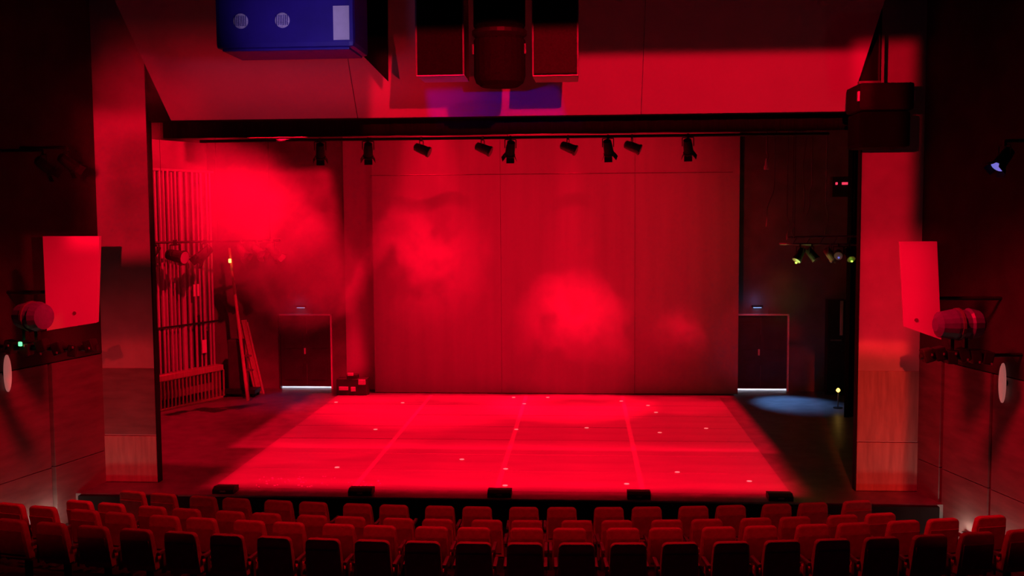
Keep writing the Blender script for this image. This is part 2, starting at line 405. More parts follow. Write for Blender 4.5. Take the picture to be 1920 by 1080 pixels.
# ------------------------------------------------------------------ stalls floor and seats
ROWS = [  # middle of each row, height of its seat tops, columns of the photo it spans
    ('A', 14.0, 0.50, 240, 1600), ('B', 13.1, 0.57, 150, 1675), ('C', 12.2, 0.74, -40, 1840), ('D', 11.25, 0.85, -60, 1990)]
ARC_Y = 42.0
b = NB()
NA = 40
for k, (nm, yc, zt, pmin, pmax) in enumerate(ROWS):
    rin = ARC_Y - yc - (0.42 if k else 3.0); rout = ARC_Y - yc + (0.48 if k < 3 else 5.5)
    z1 = zt - 0.98
    ring = []
    for i in range(NA + 1):
        t = -0.36 + 0.72 * i / NA
        a0 = (rin * math.sin(t), ARC_Y - rin * math.cos(t)); a1 = (rout * math.sin(t), ARC_Y - rout * math.cos(t))
        ring.append([b.verts.new((a0[0], a0[1], z1)), b.verts.new((a1[0], a1[1], z1)), b.verts.new((a0[0], a0[1], z1 - 0.5)), b.verts.new((a1[0], a1[1], z1 - 0.5))])
    for p, q in zip(ring, ring[1:]):
        b.faces.new((p[0], q[0], q[1], p[1])); b.faces.new((p[2], q[2], q[0], p[0])); b.faces.new((p[1], q[1], q[3], p[3]))
struct('floor', b, M_carpet, 'dark carpeted stalls floor stepping up under the seat rows')

def curved_back(wb, wt, h, th, lean):
    """upright seat back, rounded top corners, gently crowned"""
    bm = NB(); n = 7
    prof = []
    rr = 0.07
    prof += [(-wb / 2, 0.0), (wb / 2, 0.0)]
    for i in range(n):
        t = math.pi / 2 * i / (n - 1)
        prof.append((wt / 2 - rr + rr * math.cos(t), h - rr + rr * math.sin(t)))
    for i in range(n):
        t = math.pi / 2 + math.pi / 2 * i / (n - 1)
        prof.append((-wt / 2 + rr + rr * math.cos(t), h - rr + rr * math.sin(t)))
    poly = [(x, -lean * z / h, z) for x, z in prof]
    prism(bm, poly, (0, th, 0))
    es = [e for e in bm.edges if all(abs(v.co.z) > 0.05 for v in e.verts) and abs((e.verts[0].co - e.verts[1].co).y) < 0.02]
    bmesh.ops.bevel(bm, geom=es, offset=0.025, segments=2, profile=0.5, affect='EDGES')
    return bm
ME_back = mesh_of('backrest', curved_back(0.49, 0.455, 0.56, 0.10, 0.10), M_seat, False)
bm = NB(); box(bm, 0, 0, 0, 0.42, 0.02, 0.36, bevel=0.008); ME_shell = mesh_of('back_shell', bm, M_seat_shell)
bm = NB(); box(bm, 0, 0, 0, 0.47, 0.42, 0.13, bevel=0.035); ME_cush = mesh_of('seat_cushion', bm, M_seat)
bm = NB(); box(bm, 0, 0, 0, 0.05, 0.36, 0.05, bevel=0.014); box(bm, 0, -0.04, -0.16, 0.035, 0.07, 0.28); ME_arm = mesh_of('armrest', bm, M_arm)
bm = NB(); box(bm, 0, 0, 0.0, 0.05, 0.10, 0.40); box(bm, 0, 0, -0.19, 0.12, 0.30, 0.03); ME_leg = mesh_of('pedestal', bm, M_metal_black)
# seat local frame: +y faces the stage, origin on the floor, top of back at 0.98
def seat(px_x, rad, zt, label, group):
    t = px_x  # angle
    x = rad * math.sin(t); y = ARC_Y - rad * math.cos(t)
    o = thing('theatre_seat', label, 'seat', (x, y, zt - 0.98), t, group)
    link('backrest', ME_back, o, (0, -0.20, 0.42))
    link('back_shell', ME_shell, o, (0, -0.262, 0.66), (R(10), 0, 0))
    link('seat_cushion', ME_cush, o, (0, 0.06, 0.43))
    link('armrest', ME_arm, o, (-0.258, 0.02, 0.62)); link('armrest', ME_arm, o, (0.258, 0.02, 0.62))
    link('pedestal', ME_leg, o, (0, 0.05, 0.20))
    return o
rownames = ['the row nearest the stage', 'the second row from the stage', 'the third row from the stage', 'the last row, along the bottom']
ROW_OFF = [-0.345 - 0.05, 0.42, -0.25, 0.0]
for k, (nm, yc, zt, pmin, pmax) in enumerate(ROWS):
    rad = ARC_Y - yc
    xs = []
    if k < 3:
        for p in range(-7, 8):
            c = ROW_OFF[k] + p * 1.30
            xs += [c - 0.29, c + 0.29]
    else:
        xs = [0.14 + 0.65 * i for i in range(-15, 16)]
    keep = []
    for x in xs:
        t = x / rad
        y = ARC_Y - rad * math.cos(t)
        # in view and inside the walls
        if abs(rad * math.sin(t)) > wall_x(y) - 0.45: continue
        v = ROT.transposed() @ (Vector((rad * math.sin(t), y, zt)) - CAM)
        px = 960 + F_PX * v.x / -v.z
        if px < pmin or px > pmax: continue
        keep.append((t, px))
    n = len(keep)
    for i, (t, px) in enumerate(keep):
        if i < n / 2: pos = ('leftmost' if i == 0 else ORD[i] + ' from the left')
        else: pos = ('rightmost' if i == n - 1 else ORD[n - 1 - i] + ' from the right')
        seat(t, rad, zt, 'dark red theatre seat, %s in %s' % (pos, rownames[k]), 'theatre seats in ' + rownames[k].split(',')[0])

# ------------------------------------------------------------------ dance floor of sheets
df = thing('dance_floor', 'bright red lit dance floor of sheets covering the stage centre', 'dance floor', (0, 0, 0.0))
X0, X1, Y0, Y1 = -5.31, 5.24, 16.42, 26.0
nx, ny = 4, 7
sw, sd = (X1 - X0) / nx, (Y1 - Y0) / ny
bm = NB(); box(bm, 0, 0, 0.012, sw - 0.03, sd - 0.018, 0.024, bevel=0.004); ME_sheet = mesh_of('floor_sheet', bm, M_sheet)
for i in range(nx):
    for j in range(ny):
        o = link('floor_sheet', ME_sheet, df, (X0 + sw * (i + .5), Y0 + sd * (j + .5), random.uniform(0, 0.003)))
        o.rotation_euler = (random.uniform(-.0012, .0012), random.uniform(-.0012, .0012), 0)
M_seam = mat('pale_seam_tape', (0.36, 0.36, 0.36), 0.5, 0.05)
for i in range(1, nx):
    bm = NB(); box(bm, X0 + sw * i, (Y0 + Y1) / 2, 0.0275, 0.10, Y1 - Y0, 0.003); obj('seam_tape', bm, M_seam, df)
bm = NB(); lathe(bm, [(0.05, 0), (0.05, 0.004)], 8); ME_dot = mesh_of('tape_mark', bm, M_tape_lit)
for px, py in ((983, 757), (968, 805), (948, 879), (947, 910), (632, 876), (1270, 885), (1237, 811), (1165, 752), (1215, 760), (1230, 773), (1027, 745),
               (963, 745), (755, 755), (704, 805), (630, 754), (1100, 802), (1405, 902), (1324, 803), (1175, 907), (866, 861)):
    p = at(px, py, Z=0.03); link('tape_mark', ME_dot, df, (p.x, p.y, 0.028))
bm = NB()
for i in range(46):
    p = at(random.uniform(480, 720), random.uniform(893, 914), Z=0.03); s = random.uniform(.012, .03)
    box(bm, p.x, p.y, 0.032, s, s * 1.2, 0.006, Matrix.Rotation(random.uniform(0, 3), 3, 'Z'))
tag(obj('paper_specks', bm, M_tape), 'scatter of tiny white specks near the front edge of the dance floor', 'specks', None, 'stuff')

# low dark boxes along the stage lip
for i, (xa, xb, yb) in enumerate(((396, 436, 928), (648, 693, 935), (912, 957, 938), (1177, 1221, 940), (1445, 1491, 945))):
    p0 = at(xa, yb, Z=0.0); p1 = at(xb, yb, Z=0.0)
    wd = p1.x - p0.x
    lab = ['leftmost low black box on the stage lip', 'low black box on the stage lip, second from the left', 'low black box at the middle of the stage lip',
           'low black box on the stage lip, second from the right', 'rightmost low black box on the stage lip'][i]
    o = thing('floor_monitor', lab, 'box', ((p0.x + p1.x) / 2, 16.16, 0.0), 0, 'low boxes along the stage lip')
    bm = NB(); poly = [(-wd / 2, -0.15, 0.0), (-wd / 2, -0.15, 0.08), (-wd / 2, -0.05, 0.12), (-wd / 2, 0.15, 0.10), (-wd / 2, 0.15, 0.0)]
    prism(bm, poly, (wd, 0, 0)); obj('body', bm, M_metal_black, o)
    bm = NB(); box(bm, 0, 0.155, 0.05, wd * 0.86, 0.02, 0.07, bevel=0.004); obj('grille', bm, M_grille, o)
    bm = NB(); box(bm, 0, -0.155, 0.05, 0.10, 0.02, 0.03, bevel=0.004); obj('handle', bm, M_edge, o)

# ------------------------------------------------------------------ drapes
def drape(name, x0, x1, y, z0, z1, m, label, cat, amp=0.05, wave=0.5, thick=0.02, gather=None):
    bm = NB(); n = max(8, int((x1 - x0) / 0.08)); fr = []; 
    for i in range(n + 1):
        x = x0 + (x1 - x0) * i / n
        yy = y + amp * math.sin(2 * math.pi * x / wave) + amp * 0.4 * math.sin(2 * math.pi * x / wave * 0.37 + 1)
        fr.append([bm.verts.new((x, yy, z0)), bm.verts.new((x, yy, z1)), bm.verts.new((x, yy + thick, z1)), bm.verts.new((x, yy + thick, z0))])
    for p, q in zip(fr, fr[1:]):
        for i in range(4):
            j = (i + 1) % 4
            bm.faces.new((p[i], q[i], q[j], p[j]))
    bm.faces.new(fr[0]); bm.faces.new(list(reversed(fr[-1])))
    o = obj(name, bm, m, smooth=False)
    if label: tag(o, label, cat)
    return o
# backdrop in four widths hanging from one pipe
bd = thing('backdrop', 'large flat red lit backdrop hanging behind the dance floor', 'backdrop', (0, 26.45, 0))
cuts = [at(642, 600, Y=26.45).x, at(699, 600, Y=26.45).x, at(940, 600, Y=26.45).x, at(1190, 600, Y=26.45).x, at(1385, 600, Y=26.45).x]
for i in range(4):
    x0, x1 = cuts[i] + (0.03 if i == 1 else 0.004), cuts[i + 1] - 0.004
    o = drape('backdrop_width', x0, x1, (0.4, 0, 0.0, 0.02)[i], 0.02, 9.5, M_backdrop, None, None, 0.008, 1.7, 0.015)
    o.parent = bd
bm = NB(); tube(bm, (-6, 0.05, 9.55), (6, 0.05, 9.55), 0.03); obj('pipe', bm, M_metal_black, bd)
bm = NB(); tube(bm, (cuts[1], -0.06, 6.13), (5.6, -0.06, 6.13), 0.012); obj('seam_cord', bm, M_edge, bd)
drape('black_border', -6.4, 6.4, 17.3, 6.50, 9.5, M_cloth_black, 'long black border cloth directly under the header boards', 'curtain', 0.03, 0.45)
drape('black_border', -5.9, 6.3, 20.6, 6.75, 11.0, mat('dark_red_border', (0.07, 0.05, 0.05), 0.9, 0.2, 6, 0.1), 'dark upstage border cloth behind the row of lamps', 'curtain', 0.03, 0.6)
drape('masking_curtain', 7.9, 9.6, 23.4, 0.02, 11.0, M_cloth_black, 'black masking curtain in the dark wing beyond the red pier', 'curtain', 0.07, 0.35)

# ------------------------------------------------------------------ double doors
for s in (-1, 1):
    xc = s * (DX0 + DX1) / 2; W = DX1 - DX0
    side = 'tubes and leaning boards' if s < 0 else 'blue floor pool'
    o = thing('door_1' if s < 0 else 'door_2', 'dark double door with a pale frame at the back, near the ' + side, 'door', (xc, BW, 0)); o['kind'] = 'structure'
    fr = 0.045
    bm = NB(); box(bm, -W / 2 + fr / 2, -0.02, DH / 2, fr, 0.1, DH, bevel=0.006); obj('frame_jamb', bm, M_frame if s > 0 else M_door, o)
    bm = NB(); box(bm, W / 2 - fr / 2, -0.02, DH / 2, fr, 0.1, DH, bevel=0.006); obj('frame_jamb', bm, M_frame, o)
    bm = NB(); box(bm, 0, -0.02, DH - fr / 2, W, 0.1, fr, bevel=0.006); obj('frame_head', bm, M_frame, o)
    lw = (W - 2 * fr) / 2
    for k in (-1, 1):
        bm = NB(); box(bm, k * (lw / 2 + 0.005), 0.055, (DH + 0.03) / 2, lw + 0.01, 0.05, DH - 0.10 - fr + 0.05, bevel=0.004)
        lf = obj('door_leaf', bm, M_door, o)
        bm = NB(); box(bm, k * lw / 2, 0.02, 1.55, lw * 0.7, 0.02, 0.75, bevel=0.004); obj('leaf_panel', bm, M_door, lf)
        bm = NB(); box(bm, k * lw / 2, 0.02, 0.55, lw * 0.7, 0.02, 0.6, bevel=0.004); obj('leaf_panel', bm, M_door, lf)
    bm = NB(); box(bm, -0.03, 0.01, 1.10, 0.05, 0.05, 0.18, bevel=0.012); obj('handle', bm, M_frame, o)
    bm = NB(); box(bm, 0.02, 0.018, 1.85, 0.012, 0.02, 0.5); obj('meeting_strip', bm, M_edge, o)
    bm = NB(); box(bm, 0.02, 0.018, 0.42, 0.012, 0.02, 0.6); obj('meeting_strip', bm, M_edge, o)
    # lamp over the door
    o = thing('door_lamp', 'small cool blue lamp above the %s double door' % ('left' if s < 0 else 'right'), 'lamp', (xc - 0.1, BW, 2.38), 0, 'lamps above the doors')
    bm = NB(); box(bm, 0, -0.06, 0.03, 0.3, 0.12, 0.05, bevel=0.01); obj('housing', bm, M_metal_black, o)
    bm = NB(); box(bm, 0, -0.08, -0.005, 0.22, 0.07, 0.02, bevel=0.004); obj('diffuser', bm, M_coolbulb, o)
    o2 = thing('wall_bracket', 'tiny hook standing on the frame of the %s double door' % ('left' if s < 0 else 'right'), 'bracket', (xc + 0.22, BW - 0.02, DH), 0, 'hooks on the door frames')
    bm = NB(); tube(bm, (0, 0, 0), (0, 0, 0.16), 0.012); tube(bm, (0, 0, 0.1), (0.06, 0, 0.1), 0.01); obj('hook', bm, M_edge, o2)
    point('door_glow', (xc - 0.15, BW - 0.22, 2.55), 0.5, (0.15, 0.35, 1.0), 0.05)
    if s > 0:
        spot('door_pool', (xc - 0.1, BW - 0.3, 2.36), (xc + 0.55, BW - 1.75, 0), 620, 48, 1.0, (0.16, 0.40, 1.0), radius=0.08)
    else:
        spot('door_pool', (xc - 0.1, BW - 0.3, 2.36), (xc - 0.1, BW - 1.6, 0), 26, 60, 0.9, (0.22, 0.2, 1.0), radius=0.08)

# ------------------------------------------------------------------ lamp fixture
def stage_lamp(loc, aim, label, group, size=1.0, lens=None, can=None, cat='lamp', barn=True):
    """a hanging spotlight: clamp at loc, can below it pointing along aim"""
    lens = lens or M_lens; can = can or M_metal_black
    o = thing('stage_spotlight', label, cat, loc, 0, group)
    s = size
    aim = Vector(aim).normalized()
    c = Vector((0, 0, -0.26 * s))
    q = aim.to_track_quat('Z', 'Y').to_matrix().to_4x4()
    mt = Matrix.Translation(c) @ q
    bm = NB(); lathe(bm, [(0.05 * s, -0.20 * s), (0.10 * s, -0.17 * s), (0.115 * s, -0.02 * s), (0.12 * s, 0.16 * s), (0.135 * s, 0.17 * s), (0.135 * s, 0.22 * s)], 16, mt)
    obj('can', bm, can, o)
    bm = NB(); lathe(bm, [(0.118 * s, 0.0), (0.118 * s, 0.006)], 16, mt @ Matrix.Translation((0, 0, 0.222 * s))); obj('lens', bm, lens, o)
    bm = NB(); side = aim.cross(Vector((0, 0, 1)))
    side = side.normalized() if side.length > 0.1 else Vector((1, 0, 0))
    for k in (-1, 1):
        tube(bm, c + side * 0.14 * s * k, Vector((0, 0, -0.05 * s)) + side * 0.14 * s * k, 0.012 * s, 6)
    tube(bm, Vector((0, 0, -0.05 * s)) - side * 0.14 * s, Vector((0, 0, -0.05 * s)) + side * 0.14 * s, 0.012 * s, 6)
    obj('yoke', bm, can, o)
    bm = NB(); box(bm, 0, 0, -0.01 * s, 0.05 * s, 0.09 * s, 0.11 * s, bevel=0.006 * s); obj('clamp', bm, can, o)
    if barn:
        for k in range(4):
            bm = NB(); a = k * math.pi / 2
            m2 = mt @ Matrix.Rotation(a, 4, 'Z') @ Matrix.Translation((0.15 * s, 0, 0.27 * s)) @ Matrix.Rotation(0.5, 4, 'Y')
            box(bm, 0, 0, 0, 0.006 * s, 0.2 * s, 0.13 * s); bmesh.ops.transform(bm, matrix=m2, verts=bm.verts[:])
            obj('barn_door', bm, can, o)
    return o
def batten(a, b_, label, r=0.03, name='batten', drops=True):
    a = Vector(a); b_ = Vector(b_)
    o = thing(name, label, 'pipe', a)
    bm = NB(); tube(bm, (0, 0, 0), b_ - a, r, 10); obj('pipe', bm, M_metal_black, o)
    if drops:
        for f in (0.08, 0.5, 0.92):
            p = (b_ - a) * f
            bm = NB(); tube(bm, p + Vector((0, 0, r)), p + Vector((0, 0, 12.95 - a.z)), 0.006, 5); obj('hanging_wire', bm, M_metal_black, o)
    return o

# ------------------------------------------------------------------ first lighting batten behind the header
BYY = 18.6
pz = at(960, 258, Y=BYY).z
batten((-6.2, BYY, pz), (6.3, BYY, pz), 'black pipe carrying the row of lamps along the top of the stage opening')
names = ['leftmost', 'second from the left', 'third from the left', 'fourth from the left', 'fifth from the left', 'fourth from the right', 'third from the right', 'second from the right', 'rightmost']
for i, px in enumerate((600, 690, 790, 905, 957, 1065, 1140, 1185, 1290)):
    p = at(px, 258, Y=BYY)
    lit = px in (790, 905, 1065, 1185)
    stage_lamp((p.x, BYY, pz), (0.15 * math.copysign(1, px - 960), 0.55, -0.8) if not lit else (0.6, -0.1, -0.25),
               'black spotlight under the header, %s in the row over the stage' % names[i], 'lamps on the pipe over the stage', 0.8, can=M_metal_black if not lit else M_edge, barn=not lit)  # lit lamps get a paler can, the light put into its colour

# ------------------------------------------------------------------ left wing: vertical tubes over a slatted rail
PA = at(288, 775, Z=0.0); PB = at(420, 745, Z=0.0)
wing_dir = (PB - PA)
def wing_pt(px):
    """point of the tube wall under image column px (on its floor line)"""
    d = at(px, 700, Y=20.0) - CAM; d.z = 0
    e = wing_dir; n = Vector((-e.y, e.x, 0))
    t = n.dot(Vector((PA.x - CAM.x, PA.y - CAM.y, 0))) / n.dot(d)
    q = CAM + d * t
    return Vector((q.x, q.y, 0))
fly = thing('counterweight_rack', 'wall of tall red lit vertical tubes in the wing beside the pier', 'rack', (0, 0, 0))
ang = math.atan2(wing_dir.y, wing_dir.x)
perp = Vector((-math.sin(ang), math.cos(ang), 0))   # away from the stage
tubes = [(279, .028), (288, .03), (299, .028), (308, .028), (317, .035), (324, .025), (332, .032), (339, .025), (346, .028), (355, .07), (366, .03), (377, .035), (386, .025), (393, .035), (403, .028), (409, .03)]
tz = at(300, 318, Y=wing_pt(300).y).z
for px, r in tubes:
    q = wing_pt(px) + perp * 0.12
    bm = NB(); tube(bm, (0, 0, 0.72), (0, 0, tz + random.uniform(-.1, .05)), r, 8)
    obj('guide_tube', bm, M_steel, fly, q)
q0, q1 = wing_pt(272), wing_pt(416)
rz = math.atan2((q1 - q0).y, (q1 - q0).x); ln = (q1 - q0).length; mid = (q0 + q1) / 2
bm = NB(); box(bm, 0, 0, 0, ln, 0.04, tz + 0.6); obj('back_board', bm, mat('tube_wall_board', (0.26, 0.25, 0.25), 0.7, 0.15, 2), fly, mid + perp * 0.36 + Vector((0, 0, tz / 2 + 0.5)), (0, 0, rz))
bm = NB(); box(bm, 0, 0, 0, ln, 0.34, 0.16, bevel=0.02); obj('lock_rail', bm, M_wood, fly, mid + perp * 0.1 + Vector((0, 0, 0.86)), (0, 0, rz))
bm = NB(); box(bm, 0, 0, 0, ln, 0.08, 0.06, bevel=0.01); obj('foot_rail', bm, M_wood, fly, mid + Vector((0, 0, 0.03)), (0, 0, rz))
bm = NB(); box(bm, 0, 0, 0, ln, 0.03, 0.05); obj('mid_rail', bm, M_metal_black, fly, mid + perp * 0.05 + Vector((0, 0, 2.15)), (0, 0, rz))
bm = NB(); box(bm, 0, 0, 0, ln, 0.05, 0.06); obj('top_rail', bm, M_steel, fly, mid + perp * 0.12 + Vector((0, 0, tz + 0.02)), (0, 0, rz))
bm = NB(); box(bm, 0, 0, 0, 0.035, 0.03, 0.74); ME_slat = mesh_of('slat', bm, M_wood)
for px in range(292, 420, 7):
    q = wing_pt(px); link('slat', ME_slat, fly, q + perp * -0.02 + Vector((0, 0, 0.42)), (0, 0, rz))
for px, z0, z1 in ((293, .95, 2.1), (304, 1.0, 1.9), (313, .95, 2.12), (320, .95, 2.1), (361, 2.1, 2.9), (383, .95, 2.35), (389, 0.95, 2.2), (398, .95, 1.9)):
    q = wing_pt(px) + perp * 0.2
    bm = NB(); box(bm, 0, 0, (z0 + z1) / 2, 0.09, 0.12, z1 - z0, bevel=0.008); obj('counterweight', bm, M_metal_black, fly, q, (0, 0, rz))
for px in (370, 377):
    q = wing_pt(px) + perp * 0.02
    bm = NB(); box(bm, 0, 0, 3.05, 0.06, 0.03, 0.32, bevel=0.006); obj('tag_card', bm, M_tape, fly, q, (0, 0, rz))
q = wing_pt(387) + perp * 0.05
bm = NB(); box(bm, 0, 0, 1.5, 0.16, 0.03, 0.36, bevel=0.006); obj('notice_card', bm, M_frame, fly, q, (0, 0, rz))
# pipe with spotlights in front of the tubes
pa = at(285, 455, Y=22.6); pb = at(525, 455, Y=24.4)
batten(pa, (pb.x, pb.y, pa.z), 'pipe of lamps crossing in front of the vertical tubes', 0.03)
def on_pipe(px):
    f = (px - 285) / 240.0
    return Vector((pa.x + (pb.x - pa.x) * f, pa.y + (pb.y - pa.y) * f, pa.z))
for i, (px, aim, sz, lab) in enumerate(((290, (-.3, -.6, -.7), 0.8, 'dark spotlight hanging nearest the pier in front of the tubes'),
                                        (326, (.9, -.3, -.15), 1.3, 'large dark spotlight pointing sideways in front of the tubes'),
                                        (380, (-.5, -.5, -.6), 1.1, 'dark spotlight in front of the thin tubes, third along the pipe'),
                                        (448, (.6, -.3, -.6), 0.9, 'hazy spotlight beyond the tubes above the leaning boards'),
                                        (479, (.7, -.4, -.5), 0.9, 'hazy spotlight with a bright rim beyond the tubes'),
                                        (510, (.5, .4, -.7), 1.0, 'hazy spotlight at the far end of the wing pipe'))):
    stage_lamp(on_pipe(px), aim, lab, 'spotlights on the wing pipe', sz, barn=i not in (1,), can=M_metal_black if i < 3 else M_edge)  # lamps past the tubes have paler cans in place of light on them
# leaning pole with amber lamp, boards, ladder
p0 = at(447, 600, Y=25.2); p1 = at(430, 465, Y=25.8)
o = thing('leaning_pole', 'tilted flat pole with a small amber light near the tubes', 'pole', (0, 0, 0))
foot = Vector((p0.x + 0.25, p0.y - 0.1, 0.0))
bm = NB(); tube(bm, foot, p1, 0.05, 8, 0.04); obj('shaft', bm, M_wood, o)
pl = at(431, 489, Y=25.55)
bm = NB(); box(bm, pl.x, pl.y, pl.z, 0.07, 0.05, 0.11, bevel=0.015); obj('amber_light', bm, M_amber, o)
for i, (xt, yt, xb, yb, wd, lab) in enumerate(((449, 608, 480, 724, 0.09, 'thin leaning board nearest the vertical tubes'), (457, 600, 487, 726, 0.17, 'widest of the three boards leaning beside the double door'),
                                               (463, 604, 494, 724, 0.06, 'thin leaning board nearest the double door'))):
    f = at(xb, yb, Y=26.2); f.z = 0.0; t = at(xt, yt, Y=26.85)
    d = (t - f)
    bm = NB(); q = d.to_track_quat('Z', 'Y').to_matrix()
    c = (f + t) / 2; box(bm, c.x, c.y, c.z, wd, 0.03, d.length, q, bevel=0.004)
    tag(obj('leaning_board', bm, M_wood), lab, 'board', 'boards leaning in the wing')
o = thing('dark_trolley', 'dark equipment trolley standing between the tubes and the leaning boards', 'trolley', (at(452, 735, Y=25.75).x, 25.75, 0))
bm = NB(); box(bm, 0, 0.1, 0.16, 0.9, 0.5, 0.12, bevel=0.01); obj('deck', bm, M_metal_black, o)
bm = NB(); box(bm, -0.15, 0.15, 0.9, 0.42, 0.3, 1.4, bevel=0.04); obj('bundle', bm, M_door, o)
bm = NB(); box(bm, 0.22, 0.0, 0.75, 0.26, 0.1, 0.05); box(bm, 0.22, 0.0, 1.15, 0.2, 0.08, 0.05); box(bm, 0.2, 0.02, 0.7, 0.04, 0.04, 1.1); obj('upright', bm, M_edge, o)
for dx in (-0.38, 0.38):
    for dy in (-0.1, 0.3):
        bm = NB(); tube(bm, (dx - 0.02, dy, 0.05), (dx + 0.02, dy, 0.05), 0.05, 10); obj('wheel', bm, M_groove, o)
# small case with lights by the backdrop edge
o = thing('road_case', 'low dark case with small lit fittings between the door and backdrop', 'case', (at(662, 722, Y=26.1).x, 26.1, 0))
bm = NB(); box(bm, 0, 0, 0.24, 0.85, 0.4, 0.48, bevel=0.015); obj('case_body', bm, M_door, o)
for dx, dz, sx, sz in ((-0.22, 0.22, 0.26, 0.10), (0.05, 0.20, 0.13, 0.12), (-0.02, 0.62, 0.16, 0.08), (0.30, 0.40, 0.2, 0.14)):
    bm = NB(); box(bm, dx, -0.21, dz, sx, 0.05, sz, bevel=0.01); obj('case_fitting', bm, M_frame, o)
bm = NB(); box(bm, 0, 0, 0.53, 0.3, 0.25, 0.12, bevel=0.02); obj('top_unit', bm, M_door, o)

# ------------------------------------------------------------------ right wing: lighting ladder and cables
RY = 22.2
ta = at(1478, 455, Y=RY); tb = at(1622, 455, Y=RY)
t = thing('lighting_truss', 'two-pipe truss with lamps hanging in the dark wing', 'truss', (ta.x, RY, ta.z))
Lx = tb.x - ta.x
bm = NB(); tube(bm, (-0.2, 0, -0.03), (Lx, 0, -0.06), 0.025); obj('chord', bm, M_edge, t)
bm = NB(); tube(bm, (0, 0.1, 0.12), (Lx - 0.1, 0.1, 0.14), 0.025); obj('chord', bm, M_edge, t)
for i in range(6):
    x = 0.1 + i * (Lx - .2) / 5
    bm = NB(); tube(bm, (x, 0.0, -0.04), (x + 0.12, 0.1, 0.13), 0.012, 6); obj('brace', bm, M_edge, t)
for dx in (0.15, Lx - 0.25):
    bm = NB(); tube(bm, (dx, 0.05, 0.1), (dx, 0.05, 12.9 - ta.z), 0.006, 5); obj('hanging_wire', bm, M_metal_black, t)
for px, aim, lens, lab in ((1500, (-.5, -.3, -.8), M_greeny, 'wing lamp with a green light, nearest the double door'), (1522, (.5, -.4, -.7), M_lens, 'wing lamp with a pale front beside the green one'),
                           (1556, (.5, -.3, -.75), M_edge, 'plain wing lamp at the middle of the truss'), (1572, (-.2, -.9, -.2), M_bluelens, 'wing lamp with a blue lens on the truss'),
                           (1592, (.1, -.7, -.6), M_greeny, 'wing lamp with a yellow-green light, nearest the red pier')):
    p = at(px, 460, Y=RY)
    sl = stage_lamp((p.x, RY, ta.z - 0.06), aim, lab, 'lamps on the wing truss', 0.8, can=M_metal_black if lens is not M_edge else M_edge, barn=False)
    if lens is not M_lens:
        bm = NB(); s_ = 0.035
        v = Vector((0, 0, -0.21)) + Vector(aim).normalized() * 0.2
        box(bm, v.x, v.y - 0.03, v.z - 0.03, s_ * 1.3, s_, s_, bevel=0.012); obj('indicator', bm, lens, sl)
for i, (x0, y0, x1, y1, lab) in enumerate(((1438, 285, 1436, 322, 'short bright cable end beside the backdrop top'), (1450, 350, 1434, 425, 'slanting cable hanging beside the backdrop'),
                                       (1510, 260, 1505, 400, 'long kinked cable above the left end of the truss'), (1522, 350, 1513, 405, 'curved cable tail above the truss middle'),
                                       (1551, 370, 1549, 440, 'straight cable running down to the truss'), (1478, 405, 1477, 450, 'short cable nearest the truss left end'),
                                       (1487, 415, 1488, 445, 'thin short cable over the left end of the truss'))):
    a = at(x0, y0, Y=RY - 0.2); c = at(x1, y1, Y=RY - 0.2)
    bm = NB(); pts = []
    pts.append(Vector((a.x, a.y + 0.1, 12.9)))
    for k in range(7):
        f = k / 6; p = a.lerp(c, f); pts.append(p + Vector((0.03 * math.sin(f * 7 + i), 0, 0)))
    path(bm, pts, 0.012 if i else 0.02)
    tag(obj('hanging_cable', bm, M_cable), lab, 'cable', 'cables hanging in the dark wing')
p = at(1437, 318, Y=RY - 0.2)
bm = NB(); lathe(bm, [(0.02, 0.25), (0.06, 0.03), (0.06, 0.0)], 10); tag(obj('cable_plug', bm, M_frame, None, p), 'bell-shaped red lit plug at the end of a cable beside the backdrop', 'plug')
# indicator row on a dark rack high up
o = thing('dimmer_rack', 'dark wall rack with a row of small red indicator lights', 'rack', at(1598, 350, Y=24.0))
bm = NB(); box(bm, 0, 0.12, 0, 0.95, 0.2, 0.5, bevel=0.01); obj('rack_body', bm, M_metal_black, o)
for dx, wd in ((-0.38, .05), (-0.17, .16), (0.02, .05), (0.16, .04), (0.27, .07)):
    bm = NB(); box(bm, dx, -0.0, 0.08, wd, 0.04, 0.06, bevel=0.01); obj('indicator', bm, M_redlamp, o)
bm = NB(); tube(bm, (0.3, 0.12, 0.2), (0.3, 0.12, 12.9 - o.location.z), 0.02); obj('hanger', bm, M_metal_black, o)
# framed notice board on the wing and a stand with a tiny light
o = thing('wing_locker', 'narrow grey locker edge catching light in the dark wing', 'locker', at(1568, 628, Y=26.6))
o.location.z = 0
zt_ = at(1568, 562, Y=26.6).z
bm = NB(); box(bm, 0, 0.1, zt_ / 2, 0.5, 0.3, zt_, bevel=0.01); obj('locker_body', bm, M_metal_black, o)
bm = NB(); box(bm, 0.12, -0.06, zt_ - 0.5, 0.08, 0.03, 0.95, bevel=0.006); obj('edge_strip', bm, M_steel, o)
bm = NB(); box(bm, -0.02, -0.06, 1.52, 0.3, 0.03, 0.04, bevel=0.006); obj('ledge', bm, M_edge, o)
q = at(1571, 765, Z=0.0)
o = thing('marker_lamp', 'small amber light on a short stand in the dark wing', 'lamp', q)
zz = at(1571, 733, Y=q.y).z
bm = NB(); lathe(bm, [(0.12, 0.0), (0.12, 0.02), (0.02, 0.03)], 14); obj('foot', bm, M_metal_black, o)
bm = NB(); tube(bm, (0, 0, 0.02), (0, 0, zz), 0.018); obj('stem', bm, M_edge, o)
bm = NB(); lathe(bm, [(0.02, zz - 0.03), (0.05, zz), (0.05, zz + 0.03), (0.02, zz + 0.07)], 10); obj('bulb', bm, M_amber, o)
point('marker_glow', (q.x, q.y - 0.15, zz), 0.12, (1, .6, .15), 0.03)

